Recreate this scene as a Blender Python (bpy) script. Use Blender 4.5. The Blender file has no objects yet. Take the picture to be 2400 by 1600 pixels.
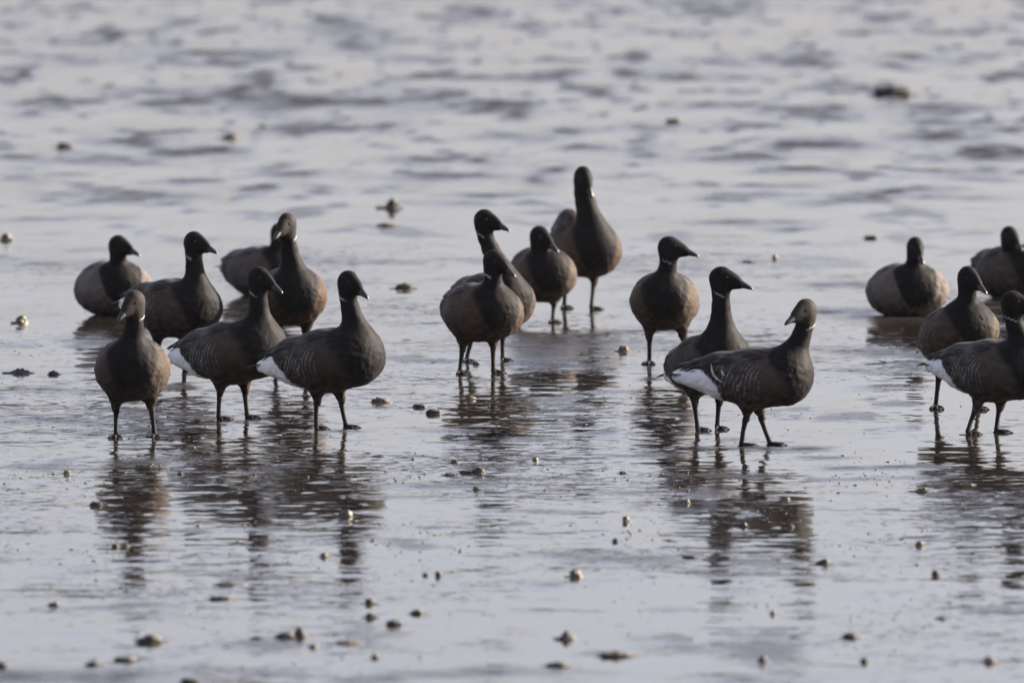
import bpy, math, random
import numpy as np
from mathutils import Vector, Matrix

random.seed(7)
SC = bpy.context.scene
COL = SC.collection
R = math.radians

# ------------------------------------------------------------------ camera
F_PX = 36000.0            # focal length in pixels of the 2400 px wide photograph
CAM_H = 2.62
PITCH = math.atan(1900.0 / F_PX)
cam_d = bpy.data.cameras.new('camera')
cam_d.sensor_width = 36.0
cam_d.sensor_fit = 'HORIZONTAL'
cam_d.lens = 36.0 * F_PX / 2400.0
cam_d.clip_start = 1.0
cam_d.clip_end = 9000.0
cam = bpy.data.objects.new('camera', cam_d)
COL.objects.link(cam)
cam.location = (0, 0, CAM_H)
cam.rotation_euler = (math.pi / 2 - PITCH, 0, 0)
cam_d.dof.use_dof = True
cam_d.dof.focus_distance = F_PX * CAM_H / (985 + 1100)
cam_d.dof.aperture_fstop = 8.0
SC.camera = cam

# ------------------------------------------------------------------ sky, sun, exposure
SUN_EL, SUN_AZ = R(23), R(70)         # azimuth from the viewing direction (+Y) towards the right (+X)
world = bpy.data.worlds.new('World')
SC.world = world
world.use_nodes = True
wn = world.node_tree.nodes
wl = world.node_tree.links
bg = wn['Background']
sky = wn.new('ShaderNodeTexSky')
sky.sky_type = 'NISHITA'
sky.sun_disc = False
sky.sun_elevation = SUN_EL
sky.sun_rotation = SUN_AZ
sky.altitude = 0
sky.air_density = 1.0
sky.dust_density = 1.6
sky.ozone_density = 3.0
# thin high veil of cloud: the whole sky is paler and greyer than a clear one
veil = wn.new('ShaderNodeHueSaturation')
veil.inputs['Saturation'].default_value = 0.42
wl.new(sky.outputs[0], veil.inputs['Color'])
tone = wn.new('ShaderNodeMix'); tone.data_type = 'RGBA'; tone.blend_type = 'MULTIPLY'
tone.inputs[0].default_value = 1.0
tone.inputs[7].default_value = (0.978, 0.940, 1.038, 1)
wl.new(veil.outputs[0], tone.inputs[6])
wl.new(tone.outputs[2], bg.inputs[0])
bg.inputs[1].default_value = 0.058
sun_d = bpy.data.lights.new('sun', 'SUN')
sun_d.energy = 5.0
sun_d.angle = R(0.5)
sun_d.color = (1.0, 0.87, 0.73)
sun = bpy.data.objects.new('sun', sun_d)
COL.objects.link(sun)
sdir = Vector((math.sin(SUN_AZ) * math.cos(SUN_EL), math.cos(SUN_AZ) * math.cos(SUN_EL), math.sin(SUN_EL)))
sun.rotation_euler = sdir.to_track_quat('Z', 'Y').to_euler()
sun.location = sdir * 60
SC.view_settings.view_transform = 'Standard'
SC.view_settings.look = 'None'
SC.view_settings.gamma = 1.0
SC.view_settings.use_curve_mapping = False
SC.view_settings.exposure = 1.86
SC.render.engine = 'CYCLES'
SC.cycles.max_bounces = 6
SC.cycles.use_denoising = True

# ------------------------------------------------------------------ photo pixel -> place on the ground
_fw = Vector((0, math.cos(PITCH), -math.sin(PITCH)))
_up = Vector((0, math.sin(PITCH), math.cos(PITCH)))

def ray(px, py):
    return _fw + Vector((1, 0, 0)) * ((px - 1200) / F_PX) + _up * ((800 - py) / F_PX)

def ground(px, py):
    d = ray(px, py)
    return Vector((0, 0, CAM_H)) + d * (CAM_H / -d.z)

def at_y(px, py, Y):
    d = ray(px, py)
    return Vector((0, 0, CAM_H)) + d * (Y / d.y)

def px_per_m(py):
    return (py + 1100) / CAM_H

# ------------------------------------------------------------------ helpers
def tag(o, label=None, cat=None, group=None, kind=None):
    if label: o['label'] = label
    if cat: o['category'] = cat
    if group: o['group'] = group
    if kind: o['kind'] = kind

def mesh_np(name, V, faces, smooth=True):
    """faces: (n,3) or (n,4) int array"""
    me = bpy.data.meshes.new(name)
    V = np.asarray(V, dtype=np.float32)
    Fc = np.asarray(faces, dtype=np.int32)
    n, k = Fc.shape
    me.vertices.add(len(V)); me.vertices.foreach_set('co', V.ravel())
    me.loops.add(n * k); me.loops.foreach_set('vertex_index', Fc.ravel())
    me.polygons.add(n); me.polygons.foreach_set('loop_start', np.arange(0, n * k, k, dtype=np.int32))
    me.update(calc_edges=True)
    me.validate()
    if smooth:
        me.polygons.foreach_set('use_smooth', np.ones(len(me.polygons), dtype=bool))
    return me

def link(name, me, mat=None, parent=None):
    o = bpy.data.objects.new(name, me)
    COL.objects.link(o)
    if mat is not None and len(me.materials) == 0: me.materials.append(mat)
    if parent is not None: o.parent = parent
    return o

def py_mesh(name, verts, faces, smooth=True):
    me = bpy.data.meshes.new(name)
    me.from_pydata([tuple(v) for v in verts], [], [tuple(f) for f in faces])
    me.update()
    if smooth:
        for p in me.polygons: p.use_smooth = True
    return me

def attr(me, name, arr, typ='FLOAT'):
    a = me.attributes.new(name, typ, 'POINT')
    a.data.foreach_set('value' if typ == 'FLOAT' else 'vector', np.asarray(arr, dtype=np.float32).ravel())

# gradient noise, vectorised
_rng = np.random.RandomState(11)
_perm = np.tile(_rng.permutation(512), 3)
_g2 = np.array([[math.cos(a), math.sin(a)] for a in _rng.rand(512) * 2 * math.pi])
_g3 = _rng.normal(size=(512, 3)); _g3 /= np.linalg.norm(_g3, axis=1)[:, None]

def _fade(t): return t * t * t * (t * (t * 6 - 15) + 10)

def pn2(x, y, seed=0):
    x = x + seed * 17.31; y = y + seed * 5.77
    xi = np.floor(x).astype(np.int64); yi = np.floor(y).astype(np.int64)
    xf = x - xi; yf = y - yi
    u = _fade(xf); v = _fade(yf)
    def g(ix, iy, dx, dy):
        h = _perm[(_perm[ix & 511] + iy) & 511]
        return _g2[h, 0] * dx + _g2[h, 1] * dy
    a = g(xi, yi, xf, yf); b = g(xi + 1, yi, xf - 1, yf)
    c = g(xi, yi + 1, xf, yf - 1); d = g(xi + 1, yi + 1, xf - 1, yf - 1)
    return 1.5 * ((a + (b - a) * u) * (1 - v) + (c + (d - c) * u) * v)

def pn3(P, seed=0):
    P = P + seed * 7.13
    I = np.floor(P).astype(np.int64); f = P - I
    w = _fade(f)
    out = 0
    for dx in (0, 1):
        for dy in (0, 1):
            for dz in (0, 1):
                h = _perm[(_perm[(_perm[(I[:, 0] + dx) & 511] + I[:, 1] + dy) & 511] + I[:, 2] + dz) & 511]
                g = _g3[h]
                d = g[:, 0] * (f[:, 0] - dx) + g[:, 1] * (f[:, 1] - dy) + g[:, 2] * (f[:, 2] - dz)
                wt = (w[:, 0] if dx else 1 - w[:, 0]) * (w[:, 1] if dy else 1 - w[:, 1]) * (w[:, 2] if dz else 1 - w[:, 2])
                out = out + d * wt
    return 1.5 * out

def sstep(a, b, x):
    t = np.clip((x - a) / (b - a), 0, 1)
    return t * t * (3 - 2 * t)

# ------------------------------------------------------------------ materials
def new_mat(name):
    m = bpy.data.materials.new(name)
    m.use_nodes = True
    nt = m.node_tree
    return m, nt, nt.nodes['Principled BSDF']

class NB:
    """tiny node builder"""
    def __init__(s, nt): s.nt = nt
    def n(s, typ, **kw):
        nd = s.nt.nodes.new(typ)
        for k, v in kw.items(): setattr(nd, k, v)
        return nd
    def set(s, sock, val):
        if hasattr(val, 'is_output') or hasattr(val, 'links'): s.nt.links.new(val, sock)
        else: sock.default_value = val
    def math(s, op, a, b=0.0, c=None, clamp=False):
        nd = s.n('ShaderNodeMath', operation=op, use_clamp=clamp)
        s.set(nd.inputs[0], a); s.set(nd.inputs[1], b)
        if c is not None: s.set(nd.inputs[2], c)
        return nd.outputs[0]
    def vmath(s, op, a, b=None, scale=None):
        nd = s.n('ShaderNodeVectorMath', operation=op)
        s.set(nd.inputs[0], a)
        if b is not None: s.set(nd.inputs[1], b)
        if scale is not None: s.set(nd.inputs['Scale'], scale)
        return nd.outputs[0]
    def attr(s, name, kind='GEOMETRY'):
        nd = s.n('ShaderNodeAttribute', attribute_name=name, attribute_type=kind)
        return nd
    def noise(s, vec, scale, detail=2.0, rough=0.5):
        nd = s.n('ShaderNodeTexNoise')
        s.set(nd.inputs['Vector'], vec)
        s.set(nd.inputs['Scale'], scale); s.set(nd.inputs['Detail'], detail); s.set(nd.inputs['Roughness'], rough)
        return nd
    def mix(s, fac, a, b):
        nd = s.n('ShaderNodeMix', data_type='RGBA')
        s.set(nd.inputs[0], fac); s.set(nd.inputs[6], a); s.set(nd.inputs[7], b)
        return nd.outputs[2]
    def ss(s, x, lo, hi):
        nd = s.n('ShaderNodeMapRange', interpolation_type='SMOOTHSTEP')
        s.set(nd.inputs[0], x); s.set(nd.inputs[1], lo); s.set(nd.inputs[2], hi)
        return nd.outputs[0]
    def bump(s, h, strength, dist):
        nd = s.n('ShaderNodeBump')
        s.set(nd.inputs['Strength'], strength); s.set(nd.inputs['Distance'], dist); s.set(nd.inputs['Height'], h)
        return nd.outputs[0]

def c4(r, g, b): return (r, g, b, 1.0)

def make_mud():
    m, nt, b = new_mat('wet_mud')
    k = NB(nt)
    geo = k.n('ShaderNodeNewGeometry')
    pos = geo.outputs['Position']
    dr = k.attr('drained').outputs['Fac']
    # fine flecks of drained mud that break the water film
    f1 = k.noise(pos, 22.0, 4.0, 0.62).outputs[0]
    f2 = k.noise(pos, 2.1, 3.0, 0.6).outputs[0]
    zone = k.attr('flecked').outputs['Fac']
    thr = k.math('SUBTRACT', 0.70, k.math('MULTIPLY', zone, 0.22))
    thr = k.math('SUBTRACT', thr, k.math('MULTIPLY', k.math('SUBTRACT', f2, 0.5), 0.30))
    fl = k.math('DIVIDE', k.math('SUBTRACT', f1, thr), 0.07, clamp=True)
    f3 = k.noise(k.vmath('MULTIPLY', pos, (0.62, 1.0, 1.0)), 5.2, 5.0, 0.66).outputs[0]
    thr3 = k.math('SUBTRACT', k.math('SUBTRACT', 0.70, k.math('MULTIPLY', zone, 0.13)), k.math('MULTIPLY', k.math('SUBTRACT', f2, 0.5), 0.35))
    fl3 = k.math('DIVIDE', k.math('SUBTRACT', f3, thr3), 0.06, clamp=True)
    f4 = k.noise(k.vmath('MULTIPLY', pos, (0.30, 1.0, 1.0)), 10.0, 3.0, 0.6).outputs[0]
    thr4 = k.math('SUBTRACT', k.math('SUBTRACT', 0.69, k.math('MULTIPLY', zone, 0.12)), k.math('MULTIPLY', k.math('SUBTRACT', f2, 0.5), 0.28))
    fl4 = k.math('DIVIDE', k.math('SUBTRACT', f4, thr4), 0.05, clamp=True)
    fl = k.math('MAXIMUM', k.math('MAXIMUM', fl, fl3), fl4)
    dry = k.math('MAXIMUM', dr, k.math('MULTIPLY', fl, 0.9), clamp=True)
    # slopes of the film / the mud grain, as small tilts of the normal
    lpos = k.vmath('MULTIPLY', pos, (0.45, 1.0, 1.0))
    def tilt(scale, det, p=pos):
        v = k.noise(p, scale, det, 0.55).outputs[1]
        return k.vmath('SUBTRACT', v, (0.5, 0.5, 0.5))
    t1 = k.vmath('SCALE', tilt(3.2, 1.0), scale=0.016)
    t2 = k.vmath('SCALE', tilt(14.0, 2.0, lpos), scale=k.math('MULTIPLY_ADD', dry, 1.0, k.math('MULTIPLY_ADD', zone, 0.080, 0.020)))
    t3 = k.vmath('SCALE', tilt(80.0, 2.0), scale=k.math('MULTIPLY_ADD', dry, 1.1, k.math('MULTIPLY_ADD', zone, 0.016, 0.003)))
    t = k.vmath('ADD', k.vmath('ADD', t1, t2), t3)
    t = k.vmath('MULTIPLY', t, (1, 1, 0))
    nrm = k.vmath('NORMALIZE', k.vmath('ADD', geo.outputs['Normal'], t))
    nt.links.new(nrm, b.inputs['Normal'])
    cn = k.noise(pos, 6.0, 5.0, 0.6).outputs[0]
    colr = k.mix(k.ss(cn, 0.35, 0.65), c4(0.014, 0.0115, 0.010), c4(0.028, 0.023, 0.020))
    nt.links.new(colr, b.inputs['Base Color'])
    nt.links.new(k.math('MULTIPLY_ADD', dry, 0.38, 0.034), b.inputs['Roughness'])
    b.inputs['IOR'].default_value = 1.34
    nt.links.new(k.math('MULTIPLY_ADD', dry, -0.46, 0.5), b.inputs['Specular IOR Level'])
    return m

def make_feather():
    m, nt, b = new_mat('plumage')
    k = NB(nt)
    co = k.attr('bodyco').outputs['Vector']
    oi = k.n('ShaderNodeObjectInfo')
    blk = k.attr('black').outputs['Fac']
    wht = k.attr('white').outputs['Fac']
    brs = k.attr('bars').outputs['Fac']
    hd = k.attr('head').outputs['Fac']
    nz = k.noise(co, 90.0, 3.0, 0.6).outputs[0]
    nzb = k.noise(co, 22.0, 3.0, 0.6).outputs[0]
    jit = k.math('MULTIPLY', k.math('SUBTRACT', nz, 0.5), 0.012)
    # feather tips: rows of pale edged scales along the body
    vor = k.n('ShaderNodeTexVoronoi', feature='F1')
    k.set(vor.inputs['Vector'], k.vmath('MULTIPLY', co, (0.7, 1.0, 1.0)))
    vor.inputs['Scale'].default_value = 55.0
    edge = k.ss(vor.outputs['Distance'], 0.45, 0.75)
    base = k.mix(nzb, c4(0.016, 0.0135, 0.012), c4(0.034, 0.028, 0.024))
    fk = k.attr('flank').outputs['Fac']
    base = k.mix(k.math('MULTIPLY', fk, 0.8), base, k.mix(nzb, c4(0.042, 0.035, 0.030), c4(0.092, 0.074, 0.061)))
    base = k.mix(k.math('MULTIPLY', edge, 0.6), base, c4(0.085, 0.072, 0.062))
    base = k.vmath('MULTIPLY', base, oi.outputs['Color'])
    # pale flank bars, curved, running down the side
    sep = k.n('ShaderNodeSeparateXYZ'); k.set(sep.inputs[0], co)
    zz = k.math('MULTIPLY', sep.outputs[2], sep.outputs[2])
    ph = k.math('ADD', k.math('MULTIPLY_ADD', zz, -5.0, sep.outputs[0]), k.math('MULTIPLY', sep.outputs[2], -0.35))
    ph = k.math('ADD', ph, k.math('MULTIPLY', k.math('SUBTRACT', nzb, 0.5), 0.028))
    bar = k.math('SINE', k.math('MULTIPLY', ph, 2 * math.pi / 0.0145))
    bar = k.ss(bar, -0.15, 1.0)
    bar = k.math('MULTIPLY', k.math('MULTIPLY', bar, brs), k.math('MULTIPLY', k.ss(nz, 0.32, 0.62), k.ss(k.noise(co, 34.0, 2.0, 0.5).outputs[0], 0.36, 0.60)))
    base = k.mix(k.math('MULTIPLY', bar, 0.55), base, c4(0.34, 0.34, 0.35))
    # black neck, breast and head
    fb = k.ss(k.math('ADD', blk, jit), -0.006, 0.007)
    bl = k.mix(nz, c4(0.005, 0.005, 0.0055), c4(0.014, 0.0125, 0.012))
    bl = k.mix(k.math('MULTIPLY', k.math('MULTIPLY', edge, k.ss(nzb, 0.45, 0.65)), k.math('SUBTRACT', 0.22, k.math('MULTIPLY', hd, 0.22))), bl, c4(0.060, 0.050, 0.042))
    bl = k.mix(k.math('MULTIPLY', hd, oi.outputs['Alpha']), bl, k.mix(nz, c4(0.016, 0.014, 0.012), c4(0.042, 0.036, 0.030)))  # light caught by turned heads, painted in as a brown-grey colour
    base = k.mix(fb, base, bl)
    fw = k.ss(k.math('ADD', wht, jit), -0.003, 0.004)
    base = k.mix(fw, base, c4(0.84, 0.84, 0.84))
    nt.links.new(base, b.inputs['Base Color'])
    b.inputs['Roughness'].default_value = 0.62
    b.inputs['Specular IOR Level'].default_value = 0.06
    b.inputs['Sheen Weight'].default_value = 0.02
    b.inputs['Sheen Roughness'].default_value = 0.5
    st = k.noise(k.vmath('MULTIPLY', co, (0.35, 1.0, 1.0)), 160.0, 3.0, 0.6).outputs[0]
    h = k.math('ADD', k.math('MULTIPLY', st, 0.6), k.math('MULTIPLY', vor.outputs['Distance'], -0.7))
    nt.links.new(k.bump(h, k.math('MULTIPLY_ADD', fb, -0.35, 0.6), 0.004), b.inputs['Normal'])
    return m

def make_wing():
    m, nt, b = new_mat('wing_feathers')
    k = NB(nt)
    co = k.attr('bodyco').outputs['Vector']
    oi = k.n('ShaderNodeObjectInfo')
    vor = k.n('ShaderNodeTexVoronoi', feature='F1')
    k.set(vor.inputs['Vector'], k.vmath('MULTIPLY', co, (0.55, 1.0, 1.1)))
    vor.inputs['Scale'].default_value = 48.0
    edge = k.ss(vor.outputs['Distance'], 0.5, 0.8)
    nz = k.noise(co, 70.0, 3.0, 0.6).outputs[0]
    base = k.mix(nz, c4(0.015, 0.0135, 0.013), c4(0.034, 0.030, 0.028))
    base = k.mix(k.math('MULTIPLY', edge, 0.45), base, c4(0.13, 0.12, 0.11))
    base = k.vmath('MULTIPLY', base, oi.outputs['Color'])
    nt.links.new(base, b.inputs['Base Color'])
    b.inputs['Roughness'].default_value = 0.55
    b.inputs['Specular IOR Level'].default_value = 0.15
    b.inputs['Sheen Weight'].default_value = 0.02
    h = k.math('ADD', k.math('MULTIPLY', nz, 0.4), k.math('MULTIPLY', vor.outputs['Distance'], -0.9))
    nt.links.new(k.bump(h, 0.6, 0.004), b.inputs['Normal'])
    return m

def simple(name, ca, cb, rough, scale, spec=0.4, bumpd=0.0):
    m, nt, b = new_mat(name)
    k = NB(nt)
    tc = k.n('ShaderNodeTexCoord').outputs['Object']
    nz = k.noise(tc, scale, 4.0, 0.6).outputs[0]
    nt.links.new(k.mix(k.ss(nz, 0.3, 0.7), c4(*ca), c4(*cb)), b.inputs['Base Color'])
    b.inputs['Roughness'].default_value = rough
    b.inputs['Specular IOR Level'].default_value = spec
    if bumpd: nt.links.new(k.bump(nz, 0.8, bumpd), b.inputs['Normal'])
    return m

M_MUD = make_mud()
M_FEA = make_feather()
M_WING = make_wing()
M_BLACKF = simple('black_feathers', (0.008, 0.008, 0.008), (0.022, 0.020, 0.019), 0.5, 90, 0.35, 0.001)
M_BILL = simple('horn_black', (0.008, 0.008, 0.009), (0.018, 0.017, 0.017), 0.34, 60, 0.5)
M_LEG = simple('leg_skin', (0.010, 0.010, 0.010), (0.024, 0.021, 0.020), 0.7, 120, 0.18, 0.0006)
M_EYE = simple('eye_gloss', (0.006, 0.005, 0.005), (0.008, 0.007, 0.006), 0.06, 10, 0.6)
M_WHITE = simple('white_feathers', (0.28, 0.28, 0.27), (0.60, 0.60, 0.59), 0.6, 80, 0.3)
M_LUMP = simple('dark_mud_lump', (0.016, 0.014, 0.012), (0.048, 0.042, 0.034), 0.5, 60, 0.5, 0.004)
M_OLIVE = simple('olive_mud_lump', (0.026, 0.024, 0.017), (0.085, 0.076, 0.054), 0.55, 60, 0.45, 0.004)
M_PALE = simple('pale_shell', (0.04, 0.036, 0.025), (0.21, 0.19, 0.13), 0.5, 70, 0.5, 0.002)
M_RUST = simple('rusty_pebble', (0.05, 0.038, 0.030), (0.14, 0.105, 0.080), 0.5, 60, 0.5, 0.003)

# ------------------------------------------------------------------ the mudflat (one sheet, relief in the part the photo sees)
# (px, py, half width, half height, strength) of drained patches, read off the photograph (2352 px wide view)
PATCH = [
 (500,128,165,13,.9),(545,150,40,14,.8),(25,172,45,18,1),(250,85,40,12,.9),(770,52,34,20,1),(490,72,34,11,.9),(405,58,45,14,.7),(370,100,25,10,.6),
 (45,15,24,18,.8),(30,62,16,10,.8),(32,98,16,9,.7),(190,138,60,12,.6),(150,90,50,8,.4),(610,60,22,12,.6),(690,65,25,10,.5),
 (350,208,120,9,.7),(430,232,80,20,.9),(560,218,75,18,1),(690,240,170,20,.95),(880,235,130,20,1),(1010,222,70,12,.9),(1120,245,90,14,1),(1180,262,60,14,.9),
 (880,290,80,14,.9),(700,296,70,14,.8),(600,268,60,9,.5),(130,238,80,10,.8),(50,265,50,8,.7),(300,322,75,17,1),(190,365,110,10,.8),(430,355,75,14,.9),(330,378,90,8,.7),
 (50,410,60,12,.5),(280,450,130,9,.8),(220,462,60,9,.7),(570,432,70,9,.8),(560,455,40,10,.6),(660,385,60,10,.7),(720,405,80,9,.7),(360,470,50,6,.6),
 (1040,172,55,10,.9),(1262,176,62,13,1),(1475,173,55,12,.95),(1390,217,65,11,1),(1150,30,25,14,.8),(1080,30,60,20,.7),(1230,45,18,22,.6),(1400,22,40,10,.7),(1320,6,70,8,.6),(1500,18,35,14,.7),
 (800,70,70,20,.6),(880,80,50,10,.6),(820,110,70,16,.7),(940,135,40,9,.6),(1000,135,60,8,.6),(1310,302,70,7,.9),(1470,290,60,8,.7),(1500,300,60,8,.6),(1360,340,80,9,1),(1460,358,55,10,.8),
 (1090,368,100,8,.8),(1020,408,120,9,.8),(960,372,60,9,.7),(1230,395,60,10,.8),(1260,418,60,10,.8),(1150,448,90,7,.8),(1040,470,80,6,.6),(900,440,60,6,.5),(1180,318,80,8,.6),
 (1640,30,60,14,.9),(1700,8,90,10,.8),(1850,140,70,13,.9),(1860,125,60,10,.7),(2040,40,50,10,.8),(2080,38,20,22,.8),(1960,22,30,8,.6),(2060,152,60,8,.8),(2240,65,40,10,.6),(2310,62,26,14,.7),(2225,137,50,12,.6),
 (1640,145,90,10,.7),(1680,180,60,8,.6),(1620,182,70,8,.6),(1650,245,110,10,.8),(1760,228,50,12,.4),(1930,250,55,13,.9),(1890,268,80,10,.7),(2130,252,90,12,.8),(2160,278,70,14,.8),(2230,250,110,8,.6),
 (2310,300,90,9,.8),(1690,287,80,9,.8),(1690,302,26,8,1),(1900,335,100,12,1),(2150,320,75,9,.9),(1690,365,120,9,.9),(1630,340,60,7,.7),(2280,355,90,18,.9),(1880,395,100,7,.8),(2260,395,60,8,.6),
 (2130,362,50,10,.6),(2000,452,120,9,1),(2080,440,70,9,.9),(1900,465,60,8,.6),(1760,430,80,6,.6),(1720,452,80,6,.6),(1650,460,60,5,.7),(2200,455,90,6,.5),(2250,410,80,6,.5),
 (1700,515,120,8,.7),(1790,530,80,6,.6),(1580,600,60,5,.5),(1900,560,70,5,.4),(640,400,90,7,.6),(100,505,120,6,.5),(120,610,130,7,.6),(40,595,60,6,.5),(190,575,60,5,.4),(780,600,60,5,.4),(960,600,60,5,.4),(1480,660,60,5,.6),
 (1270,800,150,26,.8),(1250,770,120,10,.7),(1920,660,90,8,.6),(1940,718,80,9,.7),(2060,730,110,12,.6),(2100,840,40,12,.8),(2060,810,90,8,.5),(1950,850,90,8,.4),(2030,890,60,6,.4),
 (330,1062,70,10,.5),(1980,1075,80,6,.55),(1900,1050,60,5,.5),(1980,1100,60,5,.5),(1850,1030,60,6,.7),(1760,1032,110,5,.8),(1640,1012,60,5,.5),(500,970,40,4,.5),(780,992,60,4,.5),
 (1400,1282,85,14,.45),(1250,1340,60,8,.25),(640,1215,90,8,.25),(300,1395,160,8,.35),(180,1560,170,26,.55),(900,1560,140,14,.5),(1150,1550,200,12,.5),(1700,1555,150,12,.4),(620,1545,80,8,.4),(1560,1400,90,7,.25),(1250,1405,60,6,.2),(1420,1500,60,7,.4),(2330,1400,60,6,.3),
 (1250,1175,110,5,.3),(1020,1115,120,7,.5),(1530,1135,60,5,.5),(1460,1050,90,4,.5),(1170,1100,100,3,.5),(900,1140,60,5,.4),(150,965,100,10,.4),(60,900,100,9,.4),(50,960,60,7,.4),(1000,990,60,6,.3),(1500,870,50,5,.4),(1440,900,90,5,.3),
]
FX = 2400.0 / 2352.0

def build_ground():
    rows = []
    d = 31.0
    while d < 101.0:
        rows.append(d)
        d += max(0.022, 0.62 * d * d / (F_PX * CAM_H) * 2.34)
    ys = np.array(rows)
    xs = np.linspace(-4.0, 4.0, 801)
    X, Y = np.meshgrid(xs, ys)
    x = X.ravel(); y = Y.ravel()
    py = F_PX * CAM_H / y - 1100.0                     # photo row of each depth, only to read the patch list
    dr = np.zeros_like(x)
    wx = pn2(x * 3.0, y * 0.8, 3) * 0.16 + pn2(x * 9, y * 2.4, 4) * 0.06
    wy = pn2(x * 2.5, y * 0.7, 5)
    for (cx, cy, hw, hh, s) in PATCH:
        g = ground(cx * FX, cy * FX)
        sx = hw * FX / px_per_m(cy * FX)
        sy = hh * FX * g.y * g.y / (F_PX * CAM_H)
        j = np.where((ys > g.y - 3.2 * sy) & (ys < g.y + 3.2 * sy))[0]
        if len(j) == 0: continue
        a, b = j[0] * len(xs), (j[-1] + 1) * len(xs)
        e = ((x[a:b] + wx[a:b] - g.x) / sx) ** 2 + ((y[a:b] + wy[a:b] * sy * 0.9 - g.y) / sy) ** 2
        dr[a:b] = np.maximum(dr[a:b], s * np.exp(-e * 0.9))
    far = sstep(48, 66, y)
    near = 1 - sstep(33, 39, y)
    n1 = pn2(x * 2.2, y * 0.75, 7) + 0.5 * pn2(x * 5.1, y * 1.8, 8)
    n2 = pn2(x * 9.0, y * 3.4, 9) + 0.5 * pn2(x * 21.0, y * 8.0, 10)
    dr = dr * (1.12 + 0.5 * n2)
    dr = np.maximum(dr, far * 0.85 * sstep(0.25, 0.80, n1 + 0.35 * n2))
    dr = np.maximum(dr, (1 - far) * 0.5 * sstep(0.45, 1.0, n1 + 0.35 * n2))
    dr = np.maximum(dr, near * 0.3 * sstep(0.2, 0.7, n1))
    dr = np.clip(dr, 0, 1)
    n3 = pn2(x * 6.5, y * 1.7, 41) + 0.5 * pn2(x * 15.0, y * 4.4, 42)
    dr = np.maximum(dr, sstep(58, 72, y) * 0.95 * sstep(0.42, 0.80, n3 + 0.25 * n1))
    dr = np.clip(dr, 0, 1)
    fleck = (sstep(34.0, 42, y) * (1 - 0.55 * sstep(52, 60, y))) * (0.55 + 0.6 * pn2(x * 0.9, y * 0.35, 21))
    fleck = np.maximum(fleck, (1 - far) * (0.38 + 0.4 * pn2(x * 1.1, y * 0.5, 33)))
    fleck = np.clip(fleck, 0, 1)
    z = 0.0012 * pn2(x * 0.8, y * 0.5, 12)
    z += dr * (0.005 + 0.002 * far) * (1 + 0.7 * n2) * (0.5 + 0.5 * far)
    z += fleck * 0.0085 * np.clip(pn2(x * 13, y * 9, 14) + 0.6 * pn2(x * 27, y * 20, 15) - 0.45, 0, 1)
    z += fleck * 0.008 * np.clip(pn2(x * 3.2, y * 7.0, 51) + 0.5 * pn2(x * 9, y * 14, 52) - 0.55, 0, 1)
    edge = np.minimum(np.minimum(x + 4.0, 4.0 - x), np.minimum(y - ys[0], ys[-1] - y))
    z *= sstep(0.0, 0.4, edge)
    nx, ny = len(xs), len(ys)
    idx = np.arange(nx * ny).reshape(ny, nx)
    Fq = np.stack([idx[:-1, :-1], idx[:-1, 1:], idx[1:, 1:], idx[1:, :-1]], -1).reshape(-1, 4)
    V = np.stack([x, y, z], 1)
    # the same sheet runs on to the horizon
    B = 4000.0
    c = [(-4.0, ys[0]), (4.0, ys[0]), (4.0, ys[-1]), (-4.0, ys[-1])]
    o = [(-B, -B), (B, -B), (B, B), (-B, B)]
    n0 = len(V)
    V = np.vstack([V, np.array([(a, b, 0.0) for a, b in o])])
    ci = [idx[0, 0], idx[0, -1], idx[-1, -1], idx[-1, 0]]
    ext = np.array([[n0 + i, n0 + (i + 1) % 4, ci[(i + 1) % 4], ci[i]] for i in range(4)])
    Fq = np.vstack([Fq, ext])
    me = mesh_np('mudflat', V, Fq)
    attr(me, 'drained', np.concatenate([dr, np.full(4, 0.25)]))
    attr(me, 'flecked', np.concatenate([fleck, np.full(4, 0.3)]))
    ob = link('mudflat', me, M_MUD)
    tag(ob, 'wet grey mudflat with a shining film of water and drained streaks', kind='structure')
    return ob

build_ground()

# ------------------------------------------------------------------ thin haze over the flat
def build_haze():
    B, z0, z1 = 4100.0, -1.0, 3.3
    V = [(x, y, z) for z in (z0, z1) for x, y in ((-B, -B), (B, -B), (B, B), (-B, B))]
    Fq = [(3, 2, 1, 0), (4, 5, 6, 7), (0, 1, 5, 4), (1, 2, 6, 5), (2, 3, 7, 6), (3, 0, 4, 7)]
    m = bpy.data.materials.new('haze_air')
    m.use_nodes = True
    nt = m.node_tree
    nt.nodes.remove(nt.nodes['Principled BSDF'])
    v = nt.nodes.new('ShaderNodeVolumePrincipled')
    v.inputs['Color'].default_value = (0.90, 0.90, 0.95, 1)
    v.inputs['Density'].default_value = 0.00006
    nt.links.new(v.outputs[0], nt.nodes['Material Output'].inputs['Volume'])
    o = link('haze', py_mesh('haze', V, Fq, False), m)
    tag(o, 'thin pale haze lying over the mudflat', kind='stuff')
build_haze()

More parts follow.
